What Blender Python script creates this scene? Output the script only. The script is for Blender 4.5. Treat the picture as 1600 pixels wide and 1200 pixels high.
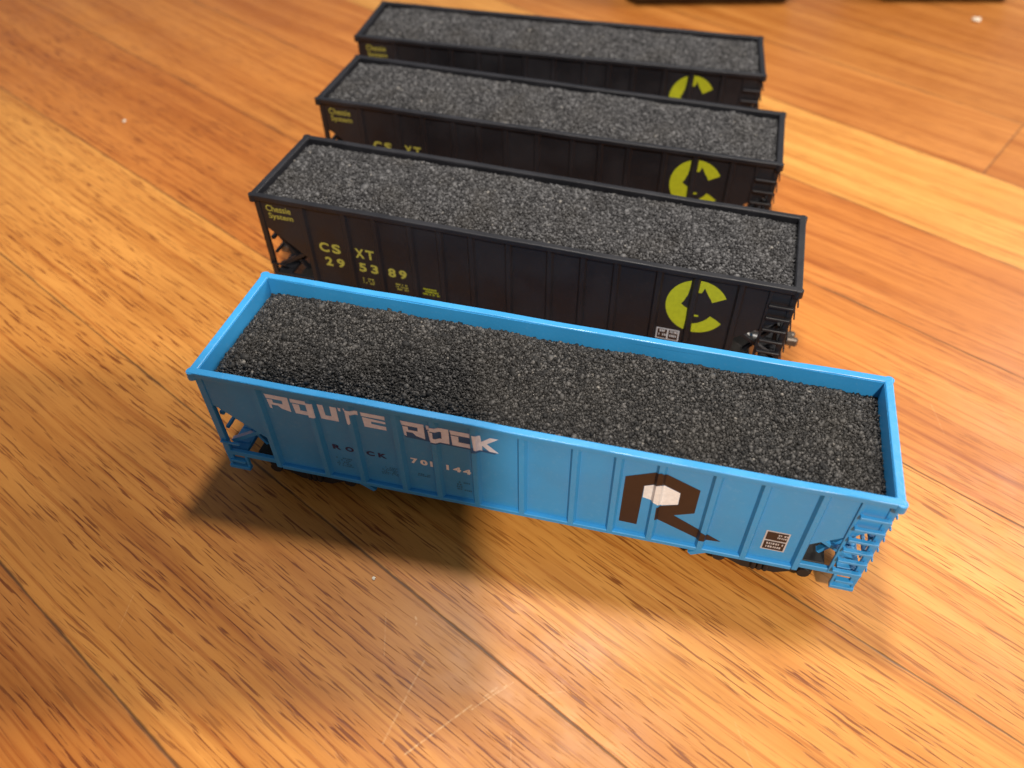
import bpy, bmesh, math, random
import numpy as np
from mathutils import Matrix, Vector
from mathutils.geometry import tessellate_polygon

# ------------------------------------------------------------------ camera, world, lamps
S = 0.001                                   # everything below is written in millimetres
scene = bpy.context.scene
for o in list(bpy.data.objects):
    bpy.data.objects.remove(o, do_unlink=True)
COL = scene.collection

CAM = Vector((28.555, -139.35, 188.816))
RIGHT = Vector((0.97735673, 0.20865936, 0.03514386))
UP = Vector((-0.1744366, 0.70050666, 0.69199876))
BACK = Vector((0.11977351, -0.68246002, 0.72104273))
cd = bpy.data.cameras.new('camera')
cam = bpy.data.objects.new('camera', cd)
COL.objects.link(cam)
M = Matrix((RIGHT, UP, BACK)).transposed().to_4x4()
M.translation = CAM * S
cam.matrix_world = M
cd.sensor_width = 36
cd.lens = 36 * 1234.81 / 1600
cd.shift_x = -76.84 / 1600
cd.shift_y = 4.66 / 1600
cd.clip_start = 0.002
cd.clip_end = 50
cd.dof.use_dof = True
cd.dof.focus_distance = 0.212
cd.dof.aperture_fstop = 11
scene.camera = cam

w = bpy.data.worlds.new('World')
scene.world = w
w.use_nodes = True
w.node_tree.nodes['Background'].inputs[0].default_value = (0.88, 0.92, 1.0, 1)
w.node_tree.nodes['Background'].inputs[1].default_value = 0.25

def lamp(name, direction, dist, size, power, col, target=(0, 20, 20)):
    d = Vector(direction).normalized()
    ld = bpy.data.lights.new(name, 'AREA')
    ld.shape = 'DISK'
    ld.size = size
    ld.energy = power
    ld.color = col
    o = bpy.data.objects.new(name, ld)
    COL.objects.link(o)
    o.location = (Vector(target) * S) + d * dist
    o.rotation_euler = d.to_track_quat('Z', 'Y').to_euler()
    return o
lamp('desk_lamp', (-0.06, 0.22, 1.0), 0.45, 0.06, 1.7, (1.0, 0.93, 0.85), (12, 25, 20))
lamp('side_lamp', (0.62, 0.50, 0.62), 0.75, 0.36, 3.8, (1.0, 0.92, 0.82), (40, 60, 20))
lamp('ceiling_bulb', (0.25, -0.63, 0.74), 1.5, 0.08, 21.5, (1.0, 0.89, 0.76))

scene.view_settings.view_transform = 'Standard'
scene.view_settings.look = 'None'
scene.view_settings.exposure = 0
scene.view_settings.gamma = 1
scene.render.engine = 'CYCLES'

# ------------------------------------------------------------------ node helpers
class NT:
    def __init__(s, name):
        s.m = bpy.data.materials.new(name)
        s.m.use_nodes = True
        s.t = s.m.node_tree
        s.n = s.t.nodes
        s.bsdf = s.n['Principled BSDF']
    def link(s, a, b):
        s.t.links.new(a, b)
    def put(s, sock, v):
        if isinstance(v, bpy.types.NodeSocket):
            s.link(v, sock)
        elif v is not None:
            sock.default_value = v
    def math(s, op, a, b=None, c=None, clamp=False):
        n = s.n.new('ShaderNodeMath')
        n.operation = op
        n.use_clamp = clamp
        s.put(n.inputs[0], a)
        s.put(n.inputs[1], b)
        s.put(n.inputs[2], c)
        return n.outputs[0]
    def comb(s, x, y, z=0.0):
        n = s.n.new('ShaderNodeCombineXYZ')
        s.put(n.inputs[0], x); s.put(n.inputs[1], y); s.put(n.inputs[2], z)
        return n.outputs[0]
    def noise(s, vec, scale=1, detail=3, rough=0.5, dist=0.0):
        n = s.n.new('ShaderNodeTexNoise')
        s.put(n.inputs['Vector'], vec)
        n.inputs['Scale'].default_value = scale
        n.inputs['Detail'].default_value = detail
        n.inputs['Roughness'].default_value = rough
        n.inputs['Distortion'].default_value = dist
        return n.outputs['Fac']
    def rng(s, v, a, b, c=0.0, d=1.0, smooth=True):
        n = s.n.new('ShaderNodeMapRange')
        if smooth: n.interpolation_type = 'SMOOTHSTEP'
        s.put(n.inputs['Value'], v)
        for k, q in zip(('From Min', 'From Max', 'To Min', 'To Max'), (a, b, c, d)):
            n.inputs[k].default_value = q
        return n.outputs[0]
    def mix(s, f, a, b, mode='MIX'):
        n = s.n.new('ShaderNodeMix')
        n.data_type = 'RGBA'
        n.blend_type = mode
        s.put(n.inputs[0], f)
        for i, v in ((6, a), (7, b)):
            if isinstance(v, tuple): v = (*v, 1)
            s.put(n.inputs[i], v)
        return n.outputs[2]
    def ramp(s, v, stops, interp='LINEAR'):
        n = s.n.new('ShaderNodeValToRGB')
        s.put(n.inputs[0], v)
        cr = n.color_ramp
        cr.interpolation = interp
        while len(cr.elements) < len(stops):
            cr.elements.new(0.5)
        for e, (p, c) in zip(cr.elements, stops):
            e.position = p
            e.color = (*c, 1)
        return n.outputs[0]
    def bump(s, h, strength, dist):
        n = s.n.new('ShaderNodeBump')
        n.inputs['Strength'].default_value = strength
        n.inputs['Distance'].default_value = dist
        s.put(n.inputs['Height'], h)
        s.link(n.outputs[0], s.bsdf.inputs['Normal'])
        return n.outputs[0]
    def obj(s):
        return s.n.new('ShaderNodeTexCoord').outputs['Object']

def paint(name, col, rough=0.45, var=0.12, dust=(0.5, 0.45, 0.4), dustamt=0.04, spec=0.5):
    t = NT(name)
    co = t.obj()
    n1 = t.noise(co, 60, 4, 0.6)
    n2 = t.noise(co, 900, 3, 0.6)
    c = t.mix(t.rng(n1, 0.35, 0.7), tuple(x * (1 - var) for x in col), tuple(min(1, x * (1 + var)) for x in col))
    d = t.math('MULTIPLY', t.rng(n2, 0.55, 0.75), dustamt * 2)
    d = t.math('ADD', d, dustamt * 0.5)
    c = t.mix(d, c, dust)
    t.link(c, t.bsdf.inputs['Base Color'])
    t.link(t.rng(n1, 0.3, 0.7, rough - 0.07, rough + 0.1), t.bsdf.inputs['Roughness'])
    t.bsdf.inputs['Specular IOR Level'].default_value = spec
    t.bump(n2, 0.25, 0.00012)
    return t.m

def plain(name, col, rough=0.5, metal=0.0):
    t = NT(name)
    n = t.noise(t.obj(), 700, 3, 0.6)
    t.link(t.mix(t.rng(n, 0.3, 0.7), tuple(x * 0.92 for x in col), tuple(min(1, x * 1.06) for x in col)), t.bsdf.inputs['Base Color'])
    t.bsdf.inputs['Roughness'].default_value = rough
    t.bsdf.inputs['Metallic'].default_value = metal
    return t.m

def coal_mat(name, lo, hi):
    t = NT(name)
    g = t.n.new('ShaderNodeNewGeometry')
    r = g.outputs['Random Per Island']
    big = t.noise(t.obj(), 45, 3, 0.5)
    a = t.math('POWER', r, 2.2)
    c = t.mix(a, lo, hi)
    brown = t.math('MULTIPLY', t.rng(big, 0.45, 0.7), 0.35)
    c = t.mix(brown, c, (0.045, 0.040, 0.033))
    glint = t.math('GREATER_THAN', r, 0.996)
    c = t.mix(t.math('MULTIPLY', glint, 0.5), c, (0.26, 0.24, 0.21))
    t.link(c, t.bsdf.inputs['Base Color'])
    t.link(t.rng(r, 0, 1, 0.72, 0.42, False), t.bsdf.inputs['Roughness'])
    t.bsdf.inputs['Specular IOR Level'].default_value = 0.35
    t.bump(t.noise(t.obj(), 2600, 3, 0.6), 0.5, 0.0002)
    return t.m

def floor_mat():
    t = NT('oak_strip_floor')
    co = t.obj()
    sp = t.n.new('ShaderNodeSeparateXYZ')
    t.link(co, sp.inputs[0])
    X = t.math('MULTIPLY', sp.outputs[0], 1000)
    Y = t.math('MULTIPLY', sp.outputs[1], 1000)
    th = math.radians(-26.6)
    c, s_ = math.cos(th), math.sin(th)
    u = t.math('ADD', t.math('MULTIPLY', X, c), t.math('MULTIPLY', Y, s_))
    v = t.math('ADD', t.math('MULTIPLY', X, -s_), t.math('MULTIPLY', Y, c))
    q = t.math('DIVIDE', t.math('SUBTRACT', v, 13.6), 63.6)
    row = t.math('FLOOR', q)
    fv = t.math('FRACT', q)
    # end joints
    ph = t.math('SUBTRACT', u, t.math('ADD', t.math('MULTIPLY', t.math('SUBTRACT', row, 4), 370), 43))
    row0 = t.math('COMPARE', row, 0.0, 0.5)
    ph = t.math('SUBTRACT', ph, t.math('MULTIPLY', row0, 1437))
    pq = t.math('DIVIDE', t.math('ADD', ph, 1300), 2600)
    piece = t.math('FLOOR', pq)
    pw = t.math('ABSOLUTE', t.math('MULTIPLY', t.math('SUBTRACT', t.math('FRACT', pq), 0.5), 2600))
    side = t.math('GREATER_THAN', t.math('SUBTRACT', t.math('FRACT', pq), 0.5), 0)
    ident = t.math('ADD', t.math('ADD', row, t.math('MULTIPLY', piece, 17.3)), t.math('MULTIPLY', side, 5.7))
    wn = t.n.new('ShaderNodeTexWhiteNoise')
    wn.noise_dimensions = '1D'
    t.link(ident, wn.inputs['W'])
    rnd = wn.outputs['Value']
    # colour of each oak strip; the dark front-left row has shade painted in
    rf = t.math('DIVIDE', t.math('ADD', t.math('ADD', row, 6), 0.5), 16)
    cols = {-6: (0.564, 0.242, 0.0483), -5: (0.544, 0.231, 0.0464), -4: (0.514, 0.212, 0.0418), -3: (0.455, 0.178, 0.0353), -2: (0.554, 0.236, 0.0464),
            -1: (0.673, 0.304, 0.0650), 0: (0.564, 0.208, 0.0400), 1: (0.594, 0.231, 0.0464), 2: (0.574, 0.217, 0.0464), 3: (0.712, 0.348, 0.0836),
            4: (0.544, 0.217, 0.0483), 5: (0.524, 0.212, 0.0464), 6: (0.495, 0.193, 0.0418), 7: (0.554, 0.231, 0.0557), 8: (0.475, 0.193, 0.0418), 9: (0.554, 0.242, 0.0557)}
    base = t.ramp(rf, [((k + 6) / 16, cols[k]) for k in sorted(cols)], 'CONSTANT')
    base = t.mix(t.math('MULTIPLY', row0, side), base, (.71, .325, .074))
    # local variation along boards
    off = t.math('MULTIPLY', rnd, 731.0)
    ou = t.math('ADD', u, off)
    tilt = t.math('MULTIPLY', t.math('SUBTRACT', rnd, 0.5), 0.08)
    wob = t.math('MULTIPLY', t.math('SUBTRACT', t.noise(t.comb(t.math('DIVIDE', ou, 90), t.math('DIVIDE', v, 45), off), 1, 2, 0.5), 0.5), 3.5)
    vv = t.math('ADD', t.math('ADD', v, t.math('MULTIPLY', u, tilt)), wob)
    vv = t.math('ADD', vv, off)
    broad = t.noise(t.comb(t.math('DIVIDE', ou, 240), t.math('DIVIDE', vv, 11), 0), 1, 5, 0.6)
    mid = t.noise(t.comb(t.math('DIVIDE', ou, 105), t.math('DIVIDE', vv, 1.5), 3), 1, 4, 0.55, 0.1)
    pore = t.noise(t.comb(t.math('DIVIDE', ou, 14), t.math('DIVIDE', vv, 0.72), 7), 1, 2, 0.5, 0.15)
    pore2 = t.noise(t.comb(t.math('DIVIDE', ou, 7.0), t.math('DIVIDE', vv, 0.36), 9), 1, 2, 0.5)
    dens = t.noise(t.comb(t.math('DIVIDE', ou, 110), t.math('DIVIDE', vv, 16), 21), 1, 2, 0.5)
    pm = t.math('MULTIPLY', t.rng(pore, 0.56, 0.64), t.rng(dens, 0.34, 0.56, 0.42, 1.0))
    rowd = t.rng(row, -0.5, 1.5, 1.0, 0.42)
    pm = t.math('MULTIPLY', pm, rowd)
    pm2 = t.math('MULTIPLY', t.rng(pore2, 0.56, 0.72), t.rng(dens, 0.35, 0.6, 0.2, 1.0))
    c1 = t.mix(t.rng(broad, 0.30, 0.72), base, t.mix(1.0, base, (0.72, 0.60, 0.46), 'MULTIPLY'))
    c1 = t.mix(t.math('MULTIPLY', t.rng(mid, 0.50, 0.68), 0.75), c1, t.mix(1.0, c1, (0.66, 0.48, 0.32), 'MULTIPLY'))
    c1 = t.mix(t.math('MULTIPLY', t.rng(mid, 0.44, 0.26), 0.40), c1, t.mix(1.0, c1, (1.25, 1.35, 1.5), 'MULTIPLY'))
    c1 = t.mix(t.math('MULTIPLY', pm, 0.92), c1, t.mix(1.0, c1, (0.36, 0.22, 0.12), 'MULTIPLY'))
    c1 = t.mix(t.math('MULTIPLY', pm2, 0.5), c1, t.mix(1.0, c1, (0.5, 0.36, 0.25), 'MULTIPLY'))
    # blotches and a few dark stains
    bl = t.noise(t.comb(t.math('DIVIDE', X, 70), t.math('DIVIDE', Y, 55), 2), 1, 3, 0.5)
    c1 = t.mix(t.rng(bl, 0.35, 0.7, 0, 0.35), c1, t.mix(1.0, c1, (0.82, 0.72, 0.62), 'MULTIPLY'))
    st = t.noise(t.comb(t.math('DIVIDE', ou, 13), t.math('DIVIDE', v, 5), 31), 1, 3, 0.6)
    c1 = t.mix(t.math('MULTIPLY', t.rng(st, 0.735, 0.80), 0.6), c1, (0.10, 0.045, 0.018))
    # seams
    e = t.math('MULTIPLY', t.math('MINIMUM', fv, t.math('SUBTRACT', 1, fv)), 63.6)
    sn = t.noise(t.comb(t.math('DIVIDE', u, 28), t.math('MULTIPLY', row, 3.1), 5), 1, 4, 0.65)
    width = t.rng(sn, 0.36, 0.68, 0.24, 0.64)
    seam = t.math('SUBTRACT', 1, t.math('DIVIDE', e, width), clamp=True)
    seam = t.math('POWER', seam, 0.6)
    joint = t.math('SUBTRACT', 1, t.math('DIVIDE', pw, 0.5), clamp=True)
    line = t.math('MAXIMUM', t.math('MULTIPLY', seam, t.rng(sn, 0.30, 0.60, 0.65, 1.0)), joint)
    halo = t.math('MULTIPLY', t.math('SUBTRACT', 1, t.math('DIVIDE', e, 2.2), clamp=True), t.rng(sn, 0.45, 0.7, 0.0, 0.35))
    c1 = t.mix(halo, c1, (0.13, 0.055, 0.02))
    c1 = t.mix(t.math('MULTIPLY', line, 0.88), c1, (0.045, 0.018, 0.007))
    # pale scratches in the varnish: (x1,y1,x2,y2,width)
    scr = None
    for (x1, y1, x2, y2, wd, amt) in SCRATCHES:
        dx, dy = x2 - x1, y2 - y1
        L = math.hypot(dx, dy)
        a = t.math('ADD', t.math('MULTIPLY', t.math('SUBTRACT', X, x1), dx / L), t.math('MULTIPLY', t.math('SUBTRACT', Y, y1), dy / L))
        b = t.math('ADD', t.math('MULTIPLY', t.math('SUBTRACT', X, x1), -dy / L), t.math('MULTIPLY', t.math('SUBTRACT', Y, y1), dx / L))
        a2 = t.math('MAXIMUM', t.math('SUBTRACT', t.math('ABSOLUTE', t.math('SUBTRACT', a, L / 2)), L / 2 - 0.5), 0)
        d = t.math('ADD', t.math('ABSOLUTE', b), a2)
        k = t.math('MULTIPLY', t.math('SUBTRACT', 1, t.math('DIVIDE', d, wd), clamp=True), amt)
        scr = k if scr is None else t.math('MAXIMUM', scr, k)
    brk = t.noise(t.comb(t.math('MULTIPLY', X, 0.9), t.math('MULTIPLY', Y, 0.9), 0), 1, 3, 0.6)
    scr = t.math('MULTIPLY', scr, t.rng(brk, 0.35, 0.62, 0.15, 1))
    c1 = t.mix(scr, c1, (0.78, 0.52, 0.26))
    t.link(c1, t.bsdf.inputs['Base Color'])
    rr = t.noise(t.comb(t.math('DIVIDE', X, 20), t.math('DIVIDE', Y, 20), 8), 1, 4, 0.6)
    t.link(t.rng(rr, 0.3, 0.7, 0.38, 0.50), t.bsdf.inputs['Roughness'])
    t.bsdf.inputs['Specular IOR Level'].default_value = 0.38
    h = t.math('SUBTRACT', t.math('SUBTRACT', 0.5, t.math('MULTIPLY', pm, 0.35)), line)
    h = t.math('ADD', h, t.math('MULTIPLY', rr, 0.4))
    t.bump(h, 0.45, 0.0002)
    return t.m

SCRATCHES = [(-1.2, -68.0, -13.5, -83.0, .35, .55), (3.5, -62.5, 0.5, -66.5, .45, .5), (5.6, -61.6, -1.6, -69.8, .30, .45),
             (-16.0, -60.0, -19.0, -82.0, .40, .30), (7.0, -60.5, 2.0, -66.0, .28, .4), (104, 45, 96, 62, .35, .22),
             (-30, -50, -26, -62, .3, .2), (60, -58, 66, -70, .25, .2), (-62, -50, -70, -58, .2, .15),
             (-22.5, -49.5, -21.2, -51.0, .4, .5), (-21.2, -51.0, -21.4, -52.6, .35, .45), (12, -84, 9, -72, .22, .25), (20, -60, 12, -63, .25, .2),
             (118, 62, 121, 48, .3, .2), (-95, -60, -93, -70, .22, .2), (-170, 60, -160, 48, .3, .2), (35, -50, 41, -58, .2, .25)]

# ------------------------------------------------------------------ mesh helpers (mm)
class MB:
    def __init__(s):
        s.bm = bmesh.new()
    def box(s, x0, x1, y0, y1, z0, z1, bevel=0.12, rot=None):
        c = Vector(((x0 + x1) / 2, (y0 + y1) / 2, (z0 + z1) / 2))
        r = bmesh.ops.create_cube(s.bm, size=1)
        vs = r['verts']
        for v in vs:
            v.co = Vector((v.co.x * (x1 - x0), v.co.y * (y1 - y0), v.co.z * (z1 - z0)))
            if rot is not None: v.co = rot @ v.co
            v.co += c
        if bevel:
            es = {e for v in vs for e in v.link_edges}
            bmesh.ops.bevel(s.bm, geom=list(es), offset=min(bevel, abs(x1 - x0) * .3, abs(y1 - y0) * .3, abs(z1 - z0) * .3),
                            segments=1, affect='EDGES', profile=0.5)
        return s
    def tube(s, p, q, r, r2=None, seg=10):
        p, q = Vector(p), Vector(q)
        d = q - p
        mt = Matrix.Translation((p + q) / 2) @ d.to_track_quat('Z', 'Y').to_matrix().to_4x4()
        bmesh.ops.create_cone(s.bm, cap_ends=True, segments=seg, radius1=r, radius2=r if r2 is None else r2, depth=d.length, matrix=mt)
        return s
    def bar(s, p, q, wy, wt, bevel=0.08):
        """square bar from p to q in the x-z plane, width wy along y, thickness wt"""
        p, q = Vector(p), Vector(q)
        d = q - p
        zq = d.normalized()
        yv = Vector((0, 1, 0)) if abs(zq.y) < 0.9 else Vector((1, 0, 0))
        xv = yv.cross(zq).normalized()
        yv = zq.cross(xv)
        rot = Matrix((xv, yv, zq)).transposed()
        c = (p + q) / 2
        r = bmesh.ops.create_cube(s.bm, size=1)
        for v in r['verts']:
            v.co = rot @ Vector((v.co.x * wt, v.co.y * wy, v.co.z * d.length)) + c
        if bevel:
            es = {e for v in r['verts'] for e in v.link_edges}
            bmesh.ops.bevel(s.bm, geom=list(es), offset=bevel, segments=1, affect='EDGES')
        return s
    def poly(s, pts, y0, y1):
        """x-z outline extruded from y0 to y1"""
        a = [s.bm.verts.new((x, y0, z)) for x, z in pts]
        b = [s.bm.verts.new((x, y1, z)) for x, z in pts]
        n = len(pts)
        for t3 in tessellate_polygon([[Vector((x, z, 0)) for x, z in pts]]):
            s.bm.faces.new([a[i] for i in t3]); s.bm.faces.new([b[i] for i in t3][::-1])
        for i in range(n):
            s.bm.faces.new((a[(i + 1) % n], a[i], b[i], b[(i + 1) % n]))
        return s
    def build(s, name, mat, parent=None, smooth=False):
        bmesh.ops.recalc_face_normals(s.bm, faces=s.bm.faces[:])
        me = bpy.data.meshes.new(name)
        for v in s.bm.verts: v.co *= S
        s.bm.to_mesh(me)
        s.bm.free()
        me.materials.append(mat)
        if smooth:
            for p in me.polygons: p.use_smooth = True
        o = bpy.data.objects.new(name, me)
        COL.objects.link(o)
        if parent is not None: o.parent = parent
        return o

def tag(o, label=None, cat=None, group=None, kind=None):
    if label: o['label'] = label
    if cat: o['category'] = cat
    if group: o['group'] = group
    if kind: o['kind'] = kind
    return o

# ------------------------------------------------------------------ floor
MAT_FLOOR = floor_mat()
mb = MB()
n = 2
bmesh.ops.create_grid(mb.bm, x_segments=2, y_segments=2, size=2500)
fl = mb.build('floor', MAT_FLOOR)
tag(fl, 'orange oak strip floor running diagonally under the train cars', 'floor', kind='structure')

# ------------------------------------------------------------------ materials
BLUE = paint('blue_car_paint', (0.030, 0.285, 0.62), 0.36, 0.05, (0.45, 0.6, 0.7), 0.03)
BLACK = paint('black_car_paint', (0.0075, 0.008, 0.012), 0.50, 0.2, (0.08, 0.075, 0.08), 0.04)
WHEEL = plain('blackened_wheel_metal', (0.03, 0.026, 0.024), 0.45, 0.3)
UNDER = plain('dark_underframe_plastic', (0.014, 0.012, 0.011), 0.6)
KNUCK = plain('weathered_coupler_metal', (0.13, 0.105, 0.085), 0.45, 0.5)
SILVER = plain('bright_fitting', (0.55, 0.55, 0.55), 0.3, 0.7)
WHITE = plain('white_decal_print', (0.74, 0.82, 0.98), 0.5)
PURE = plain('pale_decal_print', (0.80, 0.83, 0.85), 0.5)
BROWN = plain('brown_decal_print', (0.028, 0.012, 0.008), 0.5)
YEL = plain('yellow_decal_print', (0.42, 0.46, 0.016), 0.5)
YELD = plain('cream_yellow_decal_print', (0.36, 0.34, 0.06), 0.5)
NAVY = plain('navy_decal_print', (0.010, 0.022, 0.10), 0.5)
FAINT = plain('faint_blue_decal_print', (0.020, 0.15, 0.30), 0.5)
SHADEBLUE = plain('deep_blue_decal_print', (0.016, 0.11, 0.30), 0.5)
GREYW = plain('grey_white_decal_print', (0.50, 0.50, 0.52), 0.5)
COAL_D = coal_mat('dark_coal', (0.009, 0.0088, 0.009), (0.090, 0.086, 0.082))
COAL_G = coal_mat('grey_coal', (0.018, 0.018, 0.020), (0.125, 0.125, 0.13))

# ------------------------------------------------------------------ car geometry
RIBS = [-70.9, -56.4, -46.0, -33.95, -24.05, -13.6, -1.35, 12.0, 22.55, 33.0, 46.3, 57.6, 71.0]
ZT = 45.0
ZB = 11.0
RB, RT, RP = 1.30, 0.66, 1.55      # rib foot half width, top half width, how far it stands out

RIB_OUT = [1.55]
def rib_profile(x):
    RP = RIB_OUT[0]
    for r in RIBS:
        d = abs(x - r)
        if d < RT: return RP
        if d < RB: return RP * (RB - d) / (RB - RT)
    return 0.0

def decal(name, polys, ys, mat, parent, lift=0.07, tris=None):
    """flat shapes in (x, z) laid onto the ribbed side at y = -ys"""
    bm = bmesh.new()
    if tris is not None:
        vs = [bm.verts.new((a, 0, b)) for a, b in tris[0]]
        for f in tris[1]:
            try: bm.faces.new([vs[i] for i in f])
            except ValueError: pass
    else:
        for pts in polys:
            vs = [bm.verts.new((x, 0, z)) for x, z in pts]
            for t3 in tessellate_polygon([[Vector((x, z, 0)) for x, z in pts]]):
                bm.faces.new([vs[i] for i in t3])
    xs = [v.co.x for v in bm.verts]
    lo, hi = min(xs), max(xs)
    for r in RIBS:
        for d in (-RB, -RT, RT, RB):
            if lo < r + d < hi:
                bmesh.ops.bisect_plane(bm, geom=bm.verts[:] + bm.edges[:] + bm.faces[:], dist=1e-5,
                                       plane_co=(r + d, 0, 0), plane_no=(1, 0, 0))
    for v in bm.verts:
        v.co.y = -ys - rib_profile(v.co.x) - lift
        v.co.z += 0.7 * rib_profile(v.co.x)
        v.co *= S
    bmesh.ops.triangulate(bm, faces=bm.faces[:])
    for f in bm.faces:
        f.normal_update()
        if f.normal.y > 0: f.normal_flip()
    me = bpy.data.meshes.new(name)
    bm.to_mesh(me); bm.free()
    me.materials.append(mat)
    o = bpy.data.objects.new(name, me)
    COL.objects.link(o)
    o.parent = parent
    return o

def text_tris(txt, x0, x1, z0, z1, bold=0.03, space=1.0):
    cu = bpy.data.curves.new('lettering', 'FONT')
    cu.body = txt
    cu.offset = bold
    cu.space_character = space
    cu.resolution_u = 4
    ob = bpy.data.objects.new('lettering', cu)
    COL.objects.link(ob)
    dg = bpy.context.evaluated_depsgraph_get()
    me = bpy.data.meshes.new_from_object(ob.evaluated_get(dg))
    bpy.data.objects.remove(ob, do_unlink=True)
    P = [(v.co.x, v.co.y) for v in me.vertices]
    F = [tuple(p.vertices) for p in me.polygons]
    bpy.data.meshes.remove(me)
    ax = min(p[0] for p in P); bx = max(p[0] for p in P)
    ay = min(p[1] for p in P); by = max(p[1] for p in P)
    P = [(x0 + (p[0] - ax) / (bx - ax) * (x1 - x0), z0 + (p[1] - ay) / (by - ay) * (z1 - z0)) for p in P]
    return P, F

def text_decal(name, pieces, ys, mat, parent, bold=0.03, **k):
    P, F = [], []
    for (txt, x0, x1, z0, z1) in pieces:
        p, f = text_tris(txt, x0, x1, z0, z1, bold)
        F += [tuple(i + len(P) for i in q) for q in f]
        P += p
    return decal(name, None, ys, mat, parent, tris=(P, F), **k)

def tiny_marks(rng, x0, x1, z0, z1, rows):
    """illegibly small data lines, as in the photograph"""
    out = []
    h = (z0 - z1) / rows
    for r in range(rows):
        z = z0 - r * h
        x = x0 + rng.uniform(0, .4)
        while x < x1:
            wd = rng.uniform(.22, .5)
            if rng.random() < .8:
                out.append([(x, z), (x + wd, z), (x + wd, z - h * .58), (x, z - h * .58)])
            x += wd + rng.uniform(.12, .3)
    return out

def Z(d): return ZT + d

# big slab letters of the blue car, unit box 0..1 x 0..1 (z up)
G = {
 'R': [[(0, 1), (1, 1), (1, .72), (0.05, .72)], [(0.06, .66), (.30, .66), (.30, .30), (.20, .30), (.20, .0), (.1, .05)],
       [(.72, .72), (1, .72), (1, 0), (.62, .12), (.48, .30), (.30, .30), (.30, .46), (.72, .46)]],
 'O': [[(0, 1), (1, 1), (1, .74), (.0, .74)], [(.05, .68), (.34, .68), (.34, .28), (.66, .28), (.66, .74), (1, .74), (1, 0), (.1, 0)]],
 'U': [[(0, 1), (.3, 1), (.34, .3), (.66, .3), (.66, 1), (1, 1), (1, 0), (.06, 0)]],
 'T': [[(-.05, 1), (1, 1), (1, .72), (.52, .72), (.50, .12), (.34, -.02), (.12, .2), (.04, .74)], [(-.42, .98), (-.22, .96), (-.24, .74), (-.40, .76)]],
 'E': [[(0, 1), (1, 1), (1, .74), (.02, .74)], [(.04, .68), (1, .60), (1, .46), (.40, .46), (.40, .30), (1, .26), (1, 0), (.08, 0)]],
 'C': [[(0, 1), (1, 1), (1, .72), (.04, .72)], [(.04, .66), (.40, .66), (.40, .28), (1, .28), (1, 0), (.08, 0)]],
 'K': [[(0, 1), (.30, 1), (.34, .60), (.70, .96), (1.05, .96), (.56, .50), (1.05, 0), (.66, 0), (.36, .34), (.36, 0), (.06, 0)]],
}
def glyph(ch, x0, x1, z0, z1):
    return [[(x0 + a * (x1 - x0), z1 + b * (z0 - z1)) for a, b in p] for p in G[ch]]

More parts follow.
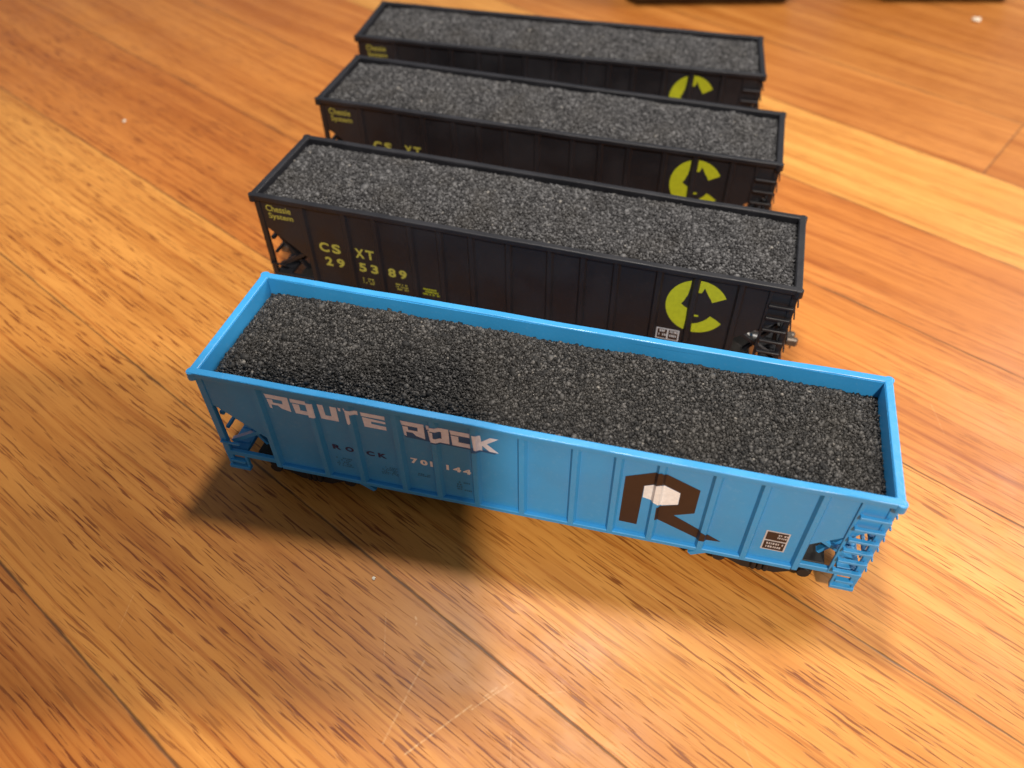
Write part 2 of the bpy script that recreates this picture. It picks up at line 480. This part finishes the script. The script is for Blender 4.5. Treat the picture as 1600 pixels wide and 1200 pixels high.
def hopper_car(name, label, W, paintm, loc, rotz, kind, group=None):
    L = 176.0
    root = bpy.data.objects.new(name, None)
    COL.objects.link(root)
    root.empty_display_size = 0.01
    root.location = (loc[0] * S, loc[1] * S, 0)
    root.rotation_euler = (0, 0, rotz)
    tag(root, label, 'model train car', group)
    hx, hy = L / 2, W / 2
    RIB_OUT[0] = RP = 1.25 if kind == 'blue' else 0.95
    ys = hy - 1.6                    # side plane
    # --- body: two side sheets, inner end walls, slope sheets
    b = MB()
    side = [(-86.6, 44.6), (86.6, 44.6), (86.6, 31.6), (84.9, 31.6), (70.6, 20.4), (70.6, ZB + 1.2), (-70.6, ZB + 1.2), (-70.6, 20.4), (-84.9, 31.6), (-86.6, 31.6)]
    b.poly(side, -ys, -ys + .65)
    b.poly(side, ys - .65, ys)
    for s in (-1, 1):
        x0, x1 = sorted((s * 85.75, s * 86.6))
        b.box(x0, x1, -ys + .67, ys - .67, 31.6, 44.6, 0)
        sl = [(s * 86.4, 31.4), (s * 85.4, 32.2), (s * 44.0, 6.2), (s * 45.0, 5.2)]
        b.poly(sl, -ys + 1.02, ys - 1.02)
    body = b.build('body', paintm, root)
    # hopper bays
    for x in (-30, 30):
        h = MB()
        h.poly([(x - 16, 11.8), (x + 16, 11.8), (x + 6, 5.4), (x - 6, 5.4)], -ys + 4, ys - 4)
        h.box(x - 5, x + 5, -9, 9, 4.6, 5.4)
        h.build('hopper_chute', paintm, root)
    # --- rim
    b = MB()
    wi = 2.15
    z0, z1 = 43.2, 45.0
    o_ = [(-hx, -hy), (hx, -hy), (hx, hy), (-hx, hy)]
    i_ = [(-hx + wi, -hy + wi), (hx - wi, -hy + wi), (hx - wi, hy - wi), (-hx + wi, hy - wi)]
    vt = {}
    for k, (ring, z) in {'ot': (o_, z1), 'it': (i_, z1), 'ob': (o_, z0), 'ib': (i_, z0)}.items():
        vt[k] = [b.bm.verts.new((x, y, z)) for x, y in ring]
    for i in range(4):
        j = (i + 1) % 4
        b.bm.faces.new((vt['ot'][i], vt['ot'][j], vt['it'][j], vt['it'][i]))
        b.bm.faces.new((vt['ob'][j], vt['ob'][i], vt['ib'][i], vt['ib'][j]))
        b.bm.faces.new((vt['ob'][i], vt['ob'][j], vt['ot'][j], vt['ot'][i]))
        b.bm.faces.new((vt['it'][i], vt['it'][j], vt['ib'][j], vt['ib'][i]))
    bmesh.ops.subdivide_edges(b.bm, edges=[e for e in b.bm.edges if e.calc_length() > 30], cuts=40, use_grid_fill=True)
    bmesh.ops.recalc_face_normals(b.bm, faces=b.bm.faces[:])
    es = [e for e in b.bm.edges if len(e.link_faces) == 2 and e.calc_face_angle(0) > 0.8]
    bmesh.ops.bevel(b.bm, geom=es, offset=0.32, segments=3, affect='EDGES', profile=0.5)
    rnd = random.Random(sum(map(ord, kind)) + int(loc[1]))
    p1, p2 = rnd.uniform(0, 6), rnd.uniform(0, 6)
    for v in b.bm.verts:                                   # moulded plastic is never dead straight
        if abs(v.co.y) > hy - 3:
            v.co.y += 0.16 * math.sin(v.co.x * 0.045 + p1) + 0.05 * math.sin(v.co.x * 0.21 + p2)
        v.co.z += 0.05 * math.sin(v.co.x * 0.11 + p2) + rnd.uniform(-.015, .015)
    b.build('rim', paintm, root, smooth=False)
    for sx in (-1, 1):
        for sy in (-1, 1):
            b = MB()
            b.tube((sx * (hx - .9), sy * (hy - .9), 42.6), (sx * (hx - .9), sy * (hy - .9), 44.9), 1.4, 1.3, 16)
            b.build('rim_corner_cap', paintm, root)
    # --- ribs, one each
    for sy in (-1, 1):
        for r in RIBS:
            b = MB()
            f = -1 if sy < 0 else 1
            a = [(r - RB, ys), (r - RT, ys + RP), (r + RT, ys + RP), (r + RB, ys)]
            lo = [b.bm.verts.new((x, f * y, ZB + .2)) for x, y in a]
            # the rib tapers into the rim at the top
            hi = [b.bm.verts.new((x, f * (ys + (y - ys) * .95), 43.2)) for x, y in a]
            for i in range(4):
                j = (i + 1) % 4
                b.bm.faces.new((lo[i], lo[j], hi[j], hi[i]))
            b.bm.faces.new(lo[::-1]); b.bm.faces.new(hi)
            b.build('rib', paintm, root)
        # side sill
        b = MB()
        f = sy
        y0, y1 = sorted((f * (ys - .6), f * (ys + 1.15)))
        b.box(-70.2, 70.2, y0, y1, ZB - .4, ZB + 1.1, .2)
        for s in (-1, 1):
            x0, x1 = sorted((s * 70.25, s * 87.4))
            b.box(x0, x1, min(f * (ys - .9), f * (ys + .35)), max(f * (ys - .9), f * (ys + .35)), ZB + .4, ZB + 2.2, .15)
        b.box(-37, -26, min(f * (ys - .8), f * (ys + .2)), max(f * (ys - .8), f * (ys + .2)), ZB - 1.5, ZB - .5, .1)
        b.box(6, 13, min(f * (ys - .8), f * (ys + .2)), max(f * (ys - .8), f * (ys + .2)), ZB - 1.3, ZB - .5, .1)
        b.build('side_sill', paintm, root)
    # --- end frames
    for s in (-1, 1):
        for sy in (-1, 1):
            b = MB()
            x0, x1 = sorted((s * 85.6, s * 87.5))
            y0, y1 = sorted((sy * (ys - .7), sy * (ys + .3)))
            b.box(x0, x1, y0, y1, ZB - 2.2, 43.2, .12)
            x0, x1 = sorted((s * 86.7, s * 87.5))
            y0, y1 = sorted((sy * (ys - 2.3), sy * (ys - .72)))
            b.box(x0, x1, y0, y1, ZB - 2.2, 31.0, .1)
            b.build('corner_post', paintm, root)
            b = MB()
            b.bar((s * 86.2, sy * (ys - 3.2), 14.0), (s * 72.5, sy * (ys - 3.2), 22.8), 1.5, 1.2)
            b.bar((s * 85.0, sy * (ys - 4.8), 26.5), (s * 76.5, sy * (ys - 4.8), 13.5), 1.4, 1.0)
            b.build('diagonal_brace', paintm, root)
        b = MB()
        for y in (-7.5, 7.5):
            b.bar((s * 85.8, y, 13.2), (s * 85.8, y, 31.5), 1.6, 1.4)
        b.bar((s * 86.1, -ys + 2.4, 25.8), (s * 86.1, ys - 2.4, 25.8), 1.2, 1.2)
        b.bar((s * 86.1, -ys + 2.4, 20.0), (s * 86.1, ys - 2.4, 20.0), .9, .9)
        b.build('end_bracing', paintm, root)
        b = MB()
        x0, x1 = sorted((s * 81.6, s * 87.0))
        b.box(x0, x1, -ys + 1.4, ys - 1.4, 11.3, 12.6, .15)
        for k in range(7):                                  # raised tread strips of the platform
            yk = -ys + 4 + k * (2 * ys - 8) / 6
            b.box(x0 + .5, x1 - .5, yk - .35, yk + .35, 12.65, 12.95, 0)
        b.build('end_platform', paintm, root)
        b = MB()
        x0, x1 = sorted((s * 60, s * 88.2))
        b.box(x0, x1, -3.0, 3.0, 8.2, 11.2, .2)
        b.build('centre_sill', UNDER if kind != 'blue' else paintm, root)
        b = MB()
        x0, x1 = sorted((s * 63.0, s * 78.6))
        b.box(x0, x1, -ys + 1.6, ys - 1.6, 11.25, 12.4, .2)
        b.build('bolster', UNDER, root)
        # coupler
        b = MB()
        x0, x1 = sorted((s * 86, s * 91))
        b.box(x0, x1, -1.0, 1.0, 8.8, 10.9, .2)
        x0, x1 = sorted((s * 90.4, s * 94.4))
        b.box(x0, x1, -2.3, -.3, 8.2, 11.4, .5)
        x0, x1 = sorted((s * 91.2, s * 93.4))
        b.box(x0, x1, .4, 2.6, 8.2, 11.4, .5)
        b.tube((s * 90.8, 0, 8.0), (s * 90.8, 0, 11.6), 1.5, seg=12)
        b.tube((s * 92.6, 1.2, 8.6), (s * 93.2, 2.4, 3.6), .32, seg=8)
        b.build('coupler', KNUCK, root)
    # --- ladders: at the right end of each side as one faces it
    for f in (-1, 1):
        xa, xb = (80.0, 87.1) if f < 0 else (-87.1, -80.0)
        b = MB()
        y0, y1 = sorted((f * (ys - .15), f * (ys + .55)))
        xs = 79.6 if f < 0 else -79.6
        b.box(xs - .45, xs + .45, y0, y1, ZB + 1.0, 43.2, .1)
        lad = b.build('ladder', paintm, root)
        for d in (-7.2, -11.9, -16.6, -21.1, -25.6, -30.4):
            b = MB()
            y0, y1 = sorted((f * (ys + .62), f * (ys + 1.75)))
            b.box(xa - .2, xb - .1, y0, y1, Z(d) - .45, Z(d) + .4, .12)
            y0, y1 = sorted((f * (ys + .02 if 0 else ys + .35), f * (ys + .7)))
            b.box(xa - .2, xa + .6, y0, y1, Z(d) - .3, Z(d) + .3, 0)
            b.box(xb - .9, xb - .2, y0, y1, Z(d) - .3, Z(d) + .3, 0)
            b.build('rung', paintm, lad)
        # end ladder around the corner
        e = 1 if f < 0 else -1
        b = MB()
        x0, x1 = sorted((e * 87.55, e * 88.05))
        yy = sorted((f * (ys - 6.6), f * (ys - 5.8)))
        b.box(x0, x1, yy[0], yy[1], ZB + 1, 42.5, .1)
        lad = b.build('end_ladder', paintm, root)
        for d in (-7.2, -11.9, -16.6, -21.1, -25.6, -30.4):
            b = MB()
            yy = sorted((f * (ys - 6.6), f * (ys - .2)))
            x0, x1 = sorted((e * 88.1, e * 88.5))
            b.box(x0, x1, yy[0], yy[1], Z(d) - .35, Z(d) + .35, .1)
            b.build('rung', paintm, lad)
    # --- grab irons on the left end of each side, steps under all corners
    for f in (-1, 1):
        e = -1 if f < 0 else 1
        for d in (-27.6,):
            b = MB()
            yy = sorted((f * (ys + .5), f * (ys + 1.1)))
            x0, x1 = sorted((e * 81.5, e * 87.2))
            b.box(x0, x1, yy[0], yy[1], Z(d) - .3, Z(d) + .3, .08)
            x0, x1 = sorted((e * 86.6, e * 87.2))
            yy = sorted((f * (ys + .1), f * (ys + .6)))
            b.box(x0, x1, yy[0], yy[1], Z(d) - .3, Z(d) + .3, 0)
            b.build('grab_iron', paintm, root)
        for e in (-1, 1):
            b = MB()
            yy = sorted((f * (ys - .6), f * (ys + .35)))
            for xx in (81.2, 86.6):
                x0, x1 = sorted((e * xx, e * (xx + .8)))
                b.box(x0, x1, yy[0], yy[1], 6.6, ZB + .38, .1)
            x0, x1 = sorted((e * 81.2, e * 87.4))
            yy = sorted((f * (ys - .8), f * (ys + .9)))
            b.box(x0, x1, yy[0], yy[1], 5.9, 7.1, .12)
            b.box(x0 + .82, x1 - .82, yy[0] + .1, yy[1] - .1, 8.6, 9.6, .1)
            b.build('stirrup_step', paintm, root)
    # --- brake gear at the right end
    b = MB()
    b.tube((76.5, -12.5, 19.2), (80.2, -12.5, 19.2), 1.6, 1.3, 16)
    b.tube((80.2, -12.5, 19.2), (81.6, -12.5, 19.2), .5, .5, 10)
    b.build('brake_cylinder', SILVER, root)
    # --- trucks
    for s in (-1, 1):
        cx = s * 63.5
        b = MB()
        b.box(cx - 2.6, cx + 2.6, -13, 13, 6.0, 9.2, .3)
        tr = b.build('wheel_truck', UNDER, root)
        for f in (-1, 1):
            b = MB()
            yy = sorted((f * 14.4, f * 16.4))
            fr = [(-13.5, 7.3), (-13.5, 4.2), (-8.5, 4.0), (-4.5, 1.8), (4.5, 1.8), (8.5, 4.0), (13.5, 4.2), (13.5, 7.3), (8, 7.6), (4, 9.6), (-4, 9.6), (-8, 7.6)]
            b.poly([(cx + a, z) for a, z in fr], yy[0], yy[1])
            for q in (-1.6, 0, 1.6):
                b.tube((cx + q, f * 16.8, 3.0), (cx + q, f * 16.8, 7.6), .75, seg=8)
            for q in (-11.2, 11.2):
                b.tube((cx + q, f * 16.0, 5.8), (cx + q, f * 17.6, 5.8), 1.7, seg=10)
            b.build('side_frame', UNDER, tr)
        for q in (-10.2, 10.2):
            for f in (-1, 1):
                b = MB()
                b.tube((cx + q, f * 10.2, 6.3), (cx + q, f * 10.9, 6.3), 6.25, seg=32)
                b.tube((cx + q, f * 10.9, 6.3), (cx + q, f * 13.2, 6.3), 5.7, 5.6, seg=32)
                b.tube((cx + q, f * 13.2, 6.3), (cx + q, f * 14.2, 6.3), 1.6, seg=12)
                b.build('wheel', WHEEL, tr, smooth=False)
            b = MB()
            b.tube((cx + q, -10.1, 6.3), (cx + q, 10.1, 6.3), 1.0, seg=10)
            b.build('axle', WHEEL, tr)
    # --- lettering
    rng = random.Random(5)
    if kind == 'blue':
        pl = []
        spans = [('R', -69.0, -62.6, -4.5), ('O', -62.0, -55.5, -4.6), ('U', -54.7, -49.6, -4.75), ('T', -47.6, -43.9, -4.5), ('E', -43.2, -36.8, -4.7)]
        for ch, a, c, z in spans: pl += glyph(ch, a, c, Z(z), Z(z - 5.3))
        o = decal('lettering', pl, ys, WHITE, root)
        tag(o, 'first white slab word along the top left of the side')
        pl = []
        sh = []
        spans = [('R', -32.7, -26.6, -4.9), ('O', -26.0, -20.2, -5.0), ('C', -19.9, -14.5, -5.1), ('K', -13.9, -7.7, -5.0)]
        for ch, a, c, z in spans:
            pl += glyph(ch, a, c, Z(z), Z(z - 5.6))
        sh += [[(-32.3, Z(-5.8)), (-14.6, Z(-6.0)), (-14.6, Z(-11.4)), (-31.9, Z(-11.1))],
               [(-14.5, Z(-9.8)), (-12.2, Z(-9.8)), (-12.0, Z(-11.4)), (-14.5, Z(-12.0))],
               [(-12.0, Z(-10.4)), (-7.9, Z(-10.4)), (-8.4, Z(-11.4)), (-12.0, Z(-11.2))]]
        o = decal('lettering', pl, ys, WHITE, root, lift=0.12)
        tag(o, 'second white slab word with a deep blue drop shade')
        decal('lettering_shade', sh, ys, SHADEBLUE, root, lift=0.06)
        text_decal('reporting_mark', [('R', -53.4, -51.0, Z(-21.9), Z(-20.0)), ('O', -49.8, -47.4, Z(-21.9), Z(-20.0)), ('C', -43.9, -41.6, Z(-21.9), Z(-20.0)), ('K', -40.6, -38.2, Z(-21.9), Z(-20.0))], ys, NAVY, root, bold=.05)
        text_decal('car_number', [('7', -31.5, -29.6, Z(-21.5), Z(-19.3)), ('0', -28.9, -26.9, Z(-21.5), Z(-19.3)), ('1', -26.2, -25.5, Z(-21.5), Z(-19.3)),
                                  ('1', -21.8, -21.1, Z(-21.5), Z(-19.4)), ('4', -20.0, -17.8, Z(-21.6), Z(-19.6)), ('4', -17.3, -15.1, Z(-21.8), Z(-19.7))], ys, PURE, root, bold=.05)
        mk = tiny_marks(rng, -53.4, -49.0, Z(-25.2), Z(-29.3), 5) + tiny_marks(rng, -30.3, -26.6, Z(-25.4), Z(-26.8), 2) \
            + tiny_marks(rng, -19.6, -17.8, Z(-25.6), Z(-29.6), 4) + tiny_marks(rng, -17.4, -15.6, Z(-25.6), Z(-26.6), 1) + tiny_marks(rng, -17.4, -15.6, Z(-28.8), Z(-29.8), 1)
        decal('data_marks', mk, ys, FAINT, root)
        decal('data_marks', tiny_marks(rng, -40.6, -36.2, Z(-25.4), Z(-29.0), 6), ys, FAINT, root)
        br = [(24.6, -10.0), (33.0, -5.7), (43.0, -10.1), (43.0, -19.7), (38.1, -22.1), (51.4, -29.6), (45.6, -30.2), (33.5, -24.8), (33.4, -19.6), (38.6, -17.4), (38.5, -12.6), (33.5, -10.3), (29.5, -12.4), (29.3, -29.1), (24.6, -29.0)]
        decal('emblem', [[(a, Z(c)) for a, c in br]], ys, BROWN, root)
        wh = [(29.56, -12.45), (33.5, -10.4), (38.45, -12.65), (38.5, -17.35), (34.6, -18.9), (33.2, -18.2), (32.0, -17.6), (29.6, -17.0)]
        em = decal('emblem_centre', [[(a, Z(c)) for a, c in wh]], ys, PURE, root)
        fr = [[(61.2, -20.6), (67.2, -20.6), (67.2, -28.8), (61.2, -28.8)]]
        decal('data_label', [[(a, Z(c)) for a, c in q] for q in fr], ys, GREYW, root)
        cells = [[(61.6, -21.0), (66.8, -21.0), (66.8, -24.4), (61.6, -24.4)], [(61.6, -24.9), (66.8, -24.9), (66.8, -28.4), (61.6, -28.4)]]
        decal('label_cells', [[(a, Z(c)) for a, c in q] for q in cells], ys, BROWN, root, lift=.12)
        decal('data_marks', tiny_marks(rng, 62.0, 66.5, Z(-25.4), Z(-28.2), 2) + tiny_marks(rng, 64.2, 66.5, Z(-21.6), Z(-23.8), 2), ys, GREYW, root, lift=.17)
    else:
        o = text_decal('lettering', [('Chessie', -83.9, -75.2, Z(-6.3), Z(-3.9)), ('System', -83.5, -74.9, Z(-9.6), Z(-6.9))], ys, YELD, root, bold=.012)
        text_decal('reporting_mark', [('C', -67.4, -63.9, Z(-19.0), Z(-15.2)), ('S', -62.9, -59.8, Z(-19.0), Z(-15.2)), ('X', -54.6, -51.4, Z(-19.0), Z(-15.2)), ('T', -50.8, -47.8, Z(-19.0), Z(-15.2))], ys, YELD, root, bold=.035)
        if kind == 'black_number':
            text_decal('car_number', [('2', -66.2, -63.6, Z(-24.6), Z(-21.0)), ('9', -62.0, -59.2, Z(-24.6), Z(-21.0)), ('5', -54.0, -51.4, Z(-24.6), Z(-21.0)), ('3', -49.8, -47.1, Z(-24.6), Z(-21.0)),
                                      ('8', -43.6, -40.9, Z(-24.6), Z(-21.0)), ('9', -39.7, -37.0, Z(-24.6), Z(-21.0))], ys, YELD, root, bold=.035)
        decal('data_marks', tiny_marks(rng, -53.6, -49.4, Z(-27.2), Z(-30.0), 3) + tiny_marks(rng, -41.8, -37.2, Z(-27.0), Z(-30.2), 3), ys, YELD, root)
        decal('data_marks', tiny_marks(rng, -31.8, -26.2, Z(-26.8), Z(-30.0), 3), ys, YEL, root)
        def arc(x1, z1, x2, z2, n=14, ccw=True):
            a1 = math.atan2((z1 + 13.8) / 10.2, (x1 - 59) / 9.6)
            a2 = math.atan2((z2 + 13.8) / 10.2, (x2 - 59) / 9.6)
            if ccw and a2 < a1: a2 += 2 * math.pi
            if not ccw and a2 > a1: a2 -= 2 * math.pi
            return [(59 + 9.6 * math.cos(a1 + (a2 - a1) * k / n), -13.8 + 10.2 * math.sin(a1 + (a2 - a1) * k / n)) for k in range(n + 1)]
        A = arc(56.1, -4.1, 56.2, -23.6, 22) + [(56.4, -18.9), (56.2, -14.8), (55.2, -14.3), (54.1, -13.4), (54.8, -12.2), (55.2, -11.0), (55.7, -9.6), (56.0, -7.0)]
        B = arc(58.8, -3.6, 67.6, -8.6, 12, False) + [(63.4, -11.1), (62.6, -9.7), (61.8, -8.6), (61.0, -7.2), (60.4, -6.1), (60.0, -7.2), (59.7, -8.1), (58.7, -8.2)]
        C = arc(58.7, -24.0, 67.4, -18.8, 12) + [(65.4, -17.4), (63.6, -16.5), (62.8, -17.8), (61.7, -18.9), (60.2, -20.0), (58.5, -20.7)]
        D = [(58.7, -16.9), (59.9, -16.8), (60.2, -17.4), (58.9, -17.7)]
        decal('emblem', [[(a, Z(c)) for a, c in q] for q in (A, B, C, D)], ys, YEL, root)
        decal('data_label', [[(a, Z(c)) for a, c in [(47.9, -24.6), (55.3, -24.6), (55.3, -29.2), (47.9, -29.2)]]], ys, GREYW, root)
        cells = [[(48.3, -25.0), (51.4, -25.0), (51.4, -28.8), (48.3, -28.8)], [(51.9, -25.0), (54.9, -25.0), (54.9, -28.8), (51.9, -28.8)]]
        decal('label_cells', [[(a, Z(c)) for a, c in q] for q in cells], ys, BROWN, root, lift=.12)
        decal('data_marks', tiny_marks(rng, 48.6, 51.2, Z(-25.2), Z(-28.4), 2) + tiny_marks(rng, 52.2, 54.6, Z(-25.2), Z(-28.4), 2), ys, GREYW, root, lift=.17)
    return root

# ------------------------------------------------------------------ coal
def coal_load(name, label, W, loc, rotz, mat, edge, crown, seed, lump):
    rs = np.random.RandomState(seed)
    hx, hy = 85.6, W / 2 - 2.4
    ph = rs.uniform(0, 6.28, 12)
    def height(x, y):
        dx = hx - np.abs(x)
        dy = hy - np.abs(y)
        k = 1 - np.exp(-np.minimum(dy, 30) / 2.6)
        kx = 1 - np.exp(-np.minimum(dx, 60) / 3.2)
        wob = 0.35 * np.sin(x * .16 + ph[0]) * np.cos(y * .22 + ph[1]) + .28 * np.sin(x * .37 + y * .2 + ph[2]) + .3 * np.sin(x * .07 + ph[3])
        slope = 0.9 * np.clip(-x / 85, -1, 1) * (1 if edge > 4 else 0.2)
        return ZT - edge + (crown + slope + wob * 1.5) * k * kx
    # lumps
    a = (1 + 5 ** .5) / 2
    V0 = np.array([(-1, a, 0), (1, a, 0), (-1, -a, 0), (1, -a, 0), (0, -1, a), (0, 1, a), (0, -1, -a), (0, 1, -a), (a, 0, -1), (a, 0, 1), (-a, 0, -1), (-a, 0, 1)]) / 1.902
    F0 = np.array([(0, 11, 5), (0, 5, 1), (0, 1, 7), (0, 7, 10), (0, 10, 11), (1, 5, 9), (5, 11, 4), (11, 10, 2), (10, 7, 6), (7, 1, 8), (3, 9, 4), (3, 4, 2), (3, 2, 6), (3, 6, 8), (3, 8, 9), (4, 9, 5), (2, 4, 11), (6, 2, 10), (8, 6, 7), (9, 8, 1)])
    step = lump * 0.60
    gx, gy = np.meshgrid(np.arange(-hx + .2, hx - .1, step), np.arange(-hy + .1, hy, step))
    px = gx.ravel() + rs.uniform(-.45, .45, gx.size) * step
    py = gy.ravel() + rs.uniform(-.45, .45, gx.size) * step
    px = np.clip(px, -hx + .1, hx - .1); py = np.clip(py, -hy + .1, hy - .1)
    n = px.size
    sz = lump * .5 * np.exp(rs.normal(0, .34, n))
    pz = height(px, py) + rs.uniform(-.35, .35, n) * lump
    # random rotations
    q = rs.normal(size=(n, 4)); q /= np.linalg.norm(q, axis=1)[:, None]
    w_, x, y, z = q.T
    Rm = np.stack([1 - 2 * (y * y + z * z), 2 * (x * y - z * w_), 2 * (x * z + y * w_), 2 * (x * y + z * w_), 1 - 2 * (x * x + z * z), 2 * (y * z - x * w_), 2 * (x * z - y * w_), 2 * (y * z + x * w_), 1 - 2 * (x * x + y * y)], 1).reshape(n, 3, 3)
    sc = np.stack([np.ones(n), rs.uniform(.6, 1, n), rs.uniform(.55, .95, n)], 1)
    V = V0[None] * rs.uniform(.72, 1.2, (n, 12, 1)) * sc[:, None, :]
    V = np.einsum('nij,nkj->nki', Rm, V) * sz[:, None, None]
    V += np.stack([px, py, pz], 1)[:, None, :]
    V = V.reshape(-1, 3)
    F = (F0[None] + (np.arange(n) * 12)[:, None, None]).reshape(-1, 3)
    # bed below the lumps
    bx = np.linspace(-hx, hx, 120); by = np.linspace(-hy, hy, 28)
    BX, BY = np.meshgrid(bx, by)
    BZ = height(BX, BY) - lump * .35
    B = np.stack([BX.ravel(), BY.ravel(), BZ.ravel()], 1)
    i = np.arange(120 * 28).reshape(28, 120)
    Q = np.stack([i[:-1, :-1].ravel(), i[:-1, 1:].ravel(), i[1:, 1:].ravel(), i[1:, :-1].ravel()], 1)
    # skirt and underside so that the load is a solid casting
    loop = np.concatenate([i[0, :], i[1:, -1], i[-1, -2::-1], i[-2:0:-1, 0]])
    sk = B[loop].copy(); sk[:, 2] = ZT - edge - 5.0
    nb = len(B)
    B = np.concatenate([B, sk])
    m = len(loop)
    SK = np.array([(loop[k], nb + k, nb + (k + 1) % m, loop[(k + 1) % m]) for k in range(m)])
    faces_tri = F
    quads = np.concatenate([Q, SK]) + len(V)
    allv = np.concatenate([V, B]) * S
    me = bpy.data.meshes.new(name)
    me.vertices.add(len(allv))
    me.vertices.foreach_set('co', allv.astype(np.float32).ravel())
    nl = faces_tri.size + quads.size
    me.loops.add(nl)
    me.loops.foreach_set('vertex_index', np.concatenate([faces_tri.ravel(), quads.ravel()]).astype(np.int32))
    starts = np.concatenate([np.arange(len(faces_tri)) * 3, faces_tri.size + np.arange(len(quads)) * 4]).astype(np.int32)
    me.polygons.add(len(starts))
    me.polygons.foreach_set('loop_start', starts)
    me.update(calc_edges=True)
    me.validate()
    me.materials.append(mat)
    o = bpy.data.objects.new(name, me)
    COL.objects.link(o)
    o.location = (loc[0] * S, loc[1] * S, 0)
    o.rotation_euler = (0, 0, rotz)
    tag(o, label, 'coal load', 'coal loads filling the model cars')
    return o

CARS = [
    ('blue', 42.05, BLUE, (0, 0), 0.0, 'bright blue model hopper car with white slab lettering, nearest the camera'),
    ('black_number', 40.4, BLACK, (-22.52, 73.86), -0.0305, 'black model hopper car with a full yellow number, directly behind the blue car'),
    ('black_second', 40.4, BLACK, (-29.86, 142.23), -0.0074, 'middle one of the three black model hopper cars'),
    ('black_third', 40.4, BLACK, (-39.23, 206.18), 0.0679, 'rearmost black model hopper car, its emblem half hidden, farthest from the camera'),
]
COALS = [
    ('dark coal heaped low inside the blue car', COAL_D, 6.0, 3.9, 0.80),
    ('grey coal filling the black car directly behind the blue one', COAL_G, 2.6, 2.0, 0.84),
    ('grey coal filling the middle black car of the three', COAL_G, 2.6, 2.0, 0.84),
    ('grey coal filling the rearmost black car', COAL_G, 2.6, 1.8, 0.84),
]
for i, ((kind, W, pm_, loc, rz, lab), (cl, cm, edge, crown, lump)) in enumerate(zip(CARS, COALS)):
    hopper_car('hopper_car', lab, W, pm_, loc, rz, kind, None if i == 0 else 'black hopper cars parked side by side')
    coal_load('coal_load', cl, W, loc, rz, cm, edge, crown, 11 + i, lump)

# ------------------------------------------------------------------ crumbs lying on the floor
CR = plain('pale_crumb', (0.75, 0.68, 0.55), 0.7)
rng = random.Random(3)
for (x, y, r, lab) in [(-238.3, 158.9, .8, 'tiny white crumb on the floor, far left of the cars'),
                       (182.9, 412.1, 2.2, 'white crumb on the floor near the upper right corner'),
                       (-36.5, -41.9, .45, 'tiny pale speck on the floor in front of the blue car, left of its middle'),
                       ]:
    bm = bmesh.new()
    bmesh.ops.create_icosphere(bm, subdivisions=2, radius=r)
    for v in bm.verts:
        v.co *= rng.uniform(.75, 1.2)
        v.co.z = v.co.z * .5 + r * .45
        v.co.x *= 1.3
        v.co *= S
    me = bpy.data.meshes.new('crumb'); bm.to_mesh(me); bm.free()
    me.materials.append(CR)
    o = bpy.data.objects.new('crumb', me); COL.objects.link(o)
    o.location = (x * S, y * S, 0); o.rotation_euler.z = rng.uniform(0, 3)
    tag(o, lab, 'crumb', 'crumbs on the floor')

# ------------------------------------------------------------------ dark furniture feet at the far edge of the view
FT = plain('dark_wood', (0.016, 0.011, 0.008), 0.5)
for (x0, y0, ln, rz, lab) in [(-30, 366.0, 108, 19.0, 'dark low furniture foot at the top edge, left of the other one'),
                              (124, 421, 94, 17.5, 'dark low furniture foot at the top right corner')]:
    b = MB()
    b.box(0, ln, 0, 60, 0.4, 50, 6)
    ob = b.build('furniture_foot', FT)
    tag(ob, lab, 'furniture foot', 'furniture feet beyond the cars')
    ob.location = (x0 * S, y0 * S, 0)
    ob.rotation_euler = (0, 0, math.radians(rz))

# ------------------------------------------------------------------ the phone that takes the picture (it casts the soft shade at the left)
PH = plain('dark_phone_shell', (0.02, 0.02, 0.022), 0.4)
b = MB()
b.box(-124, 14, -62, 14, 3, 12.5, 3)
ph = b.build('phone', PH)
b = MB()
b.tube((-110, -42, 26), (-420, -60, 26), 19, 24, 20)
b.box(-122, -92, -58, -26, 12.6, 40, 2)
arm = b.build('added_shade_arm', PH, ph)  # made-up arm out of view, added to cast the forearm's shade at left
mw = Matrix((RIGHT, UP, BACK)).transposed().to_4x4()
mw.translation = CAM * S
ph.matrix_world = mw
tag(ph, 'dark phone held above the blue car, taking the picture', 'phone')
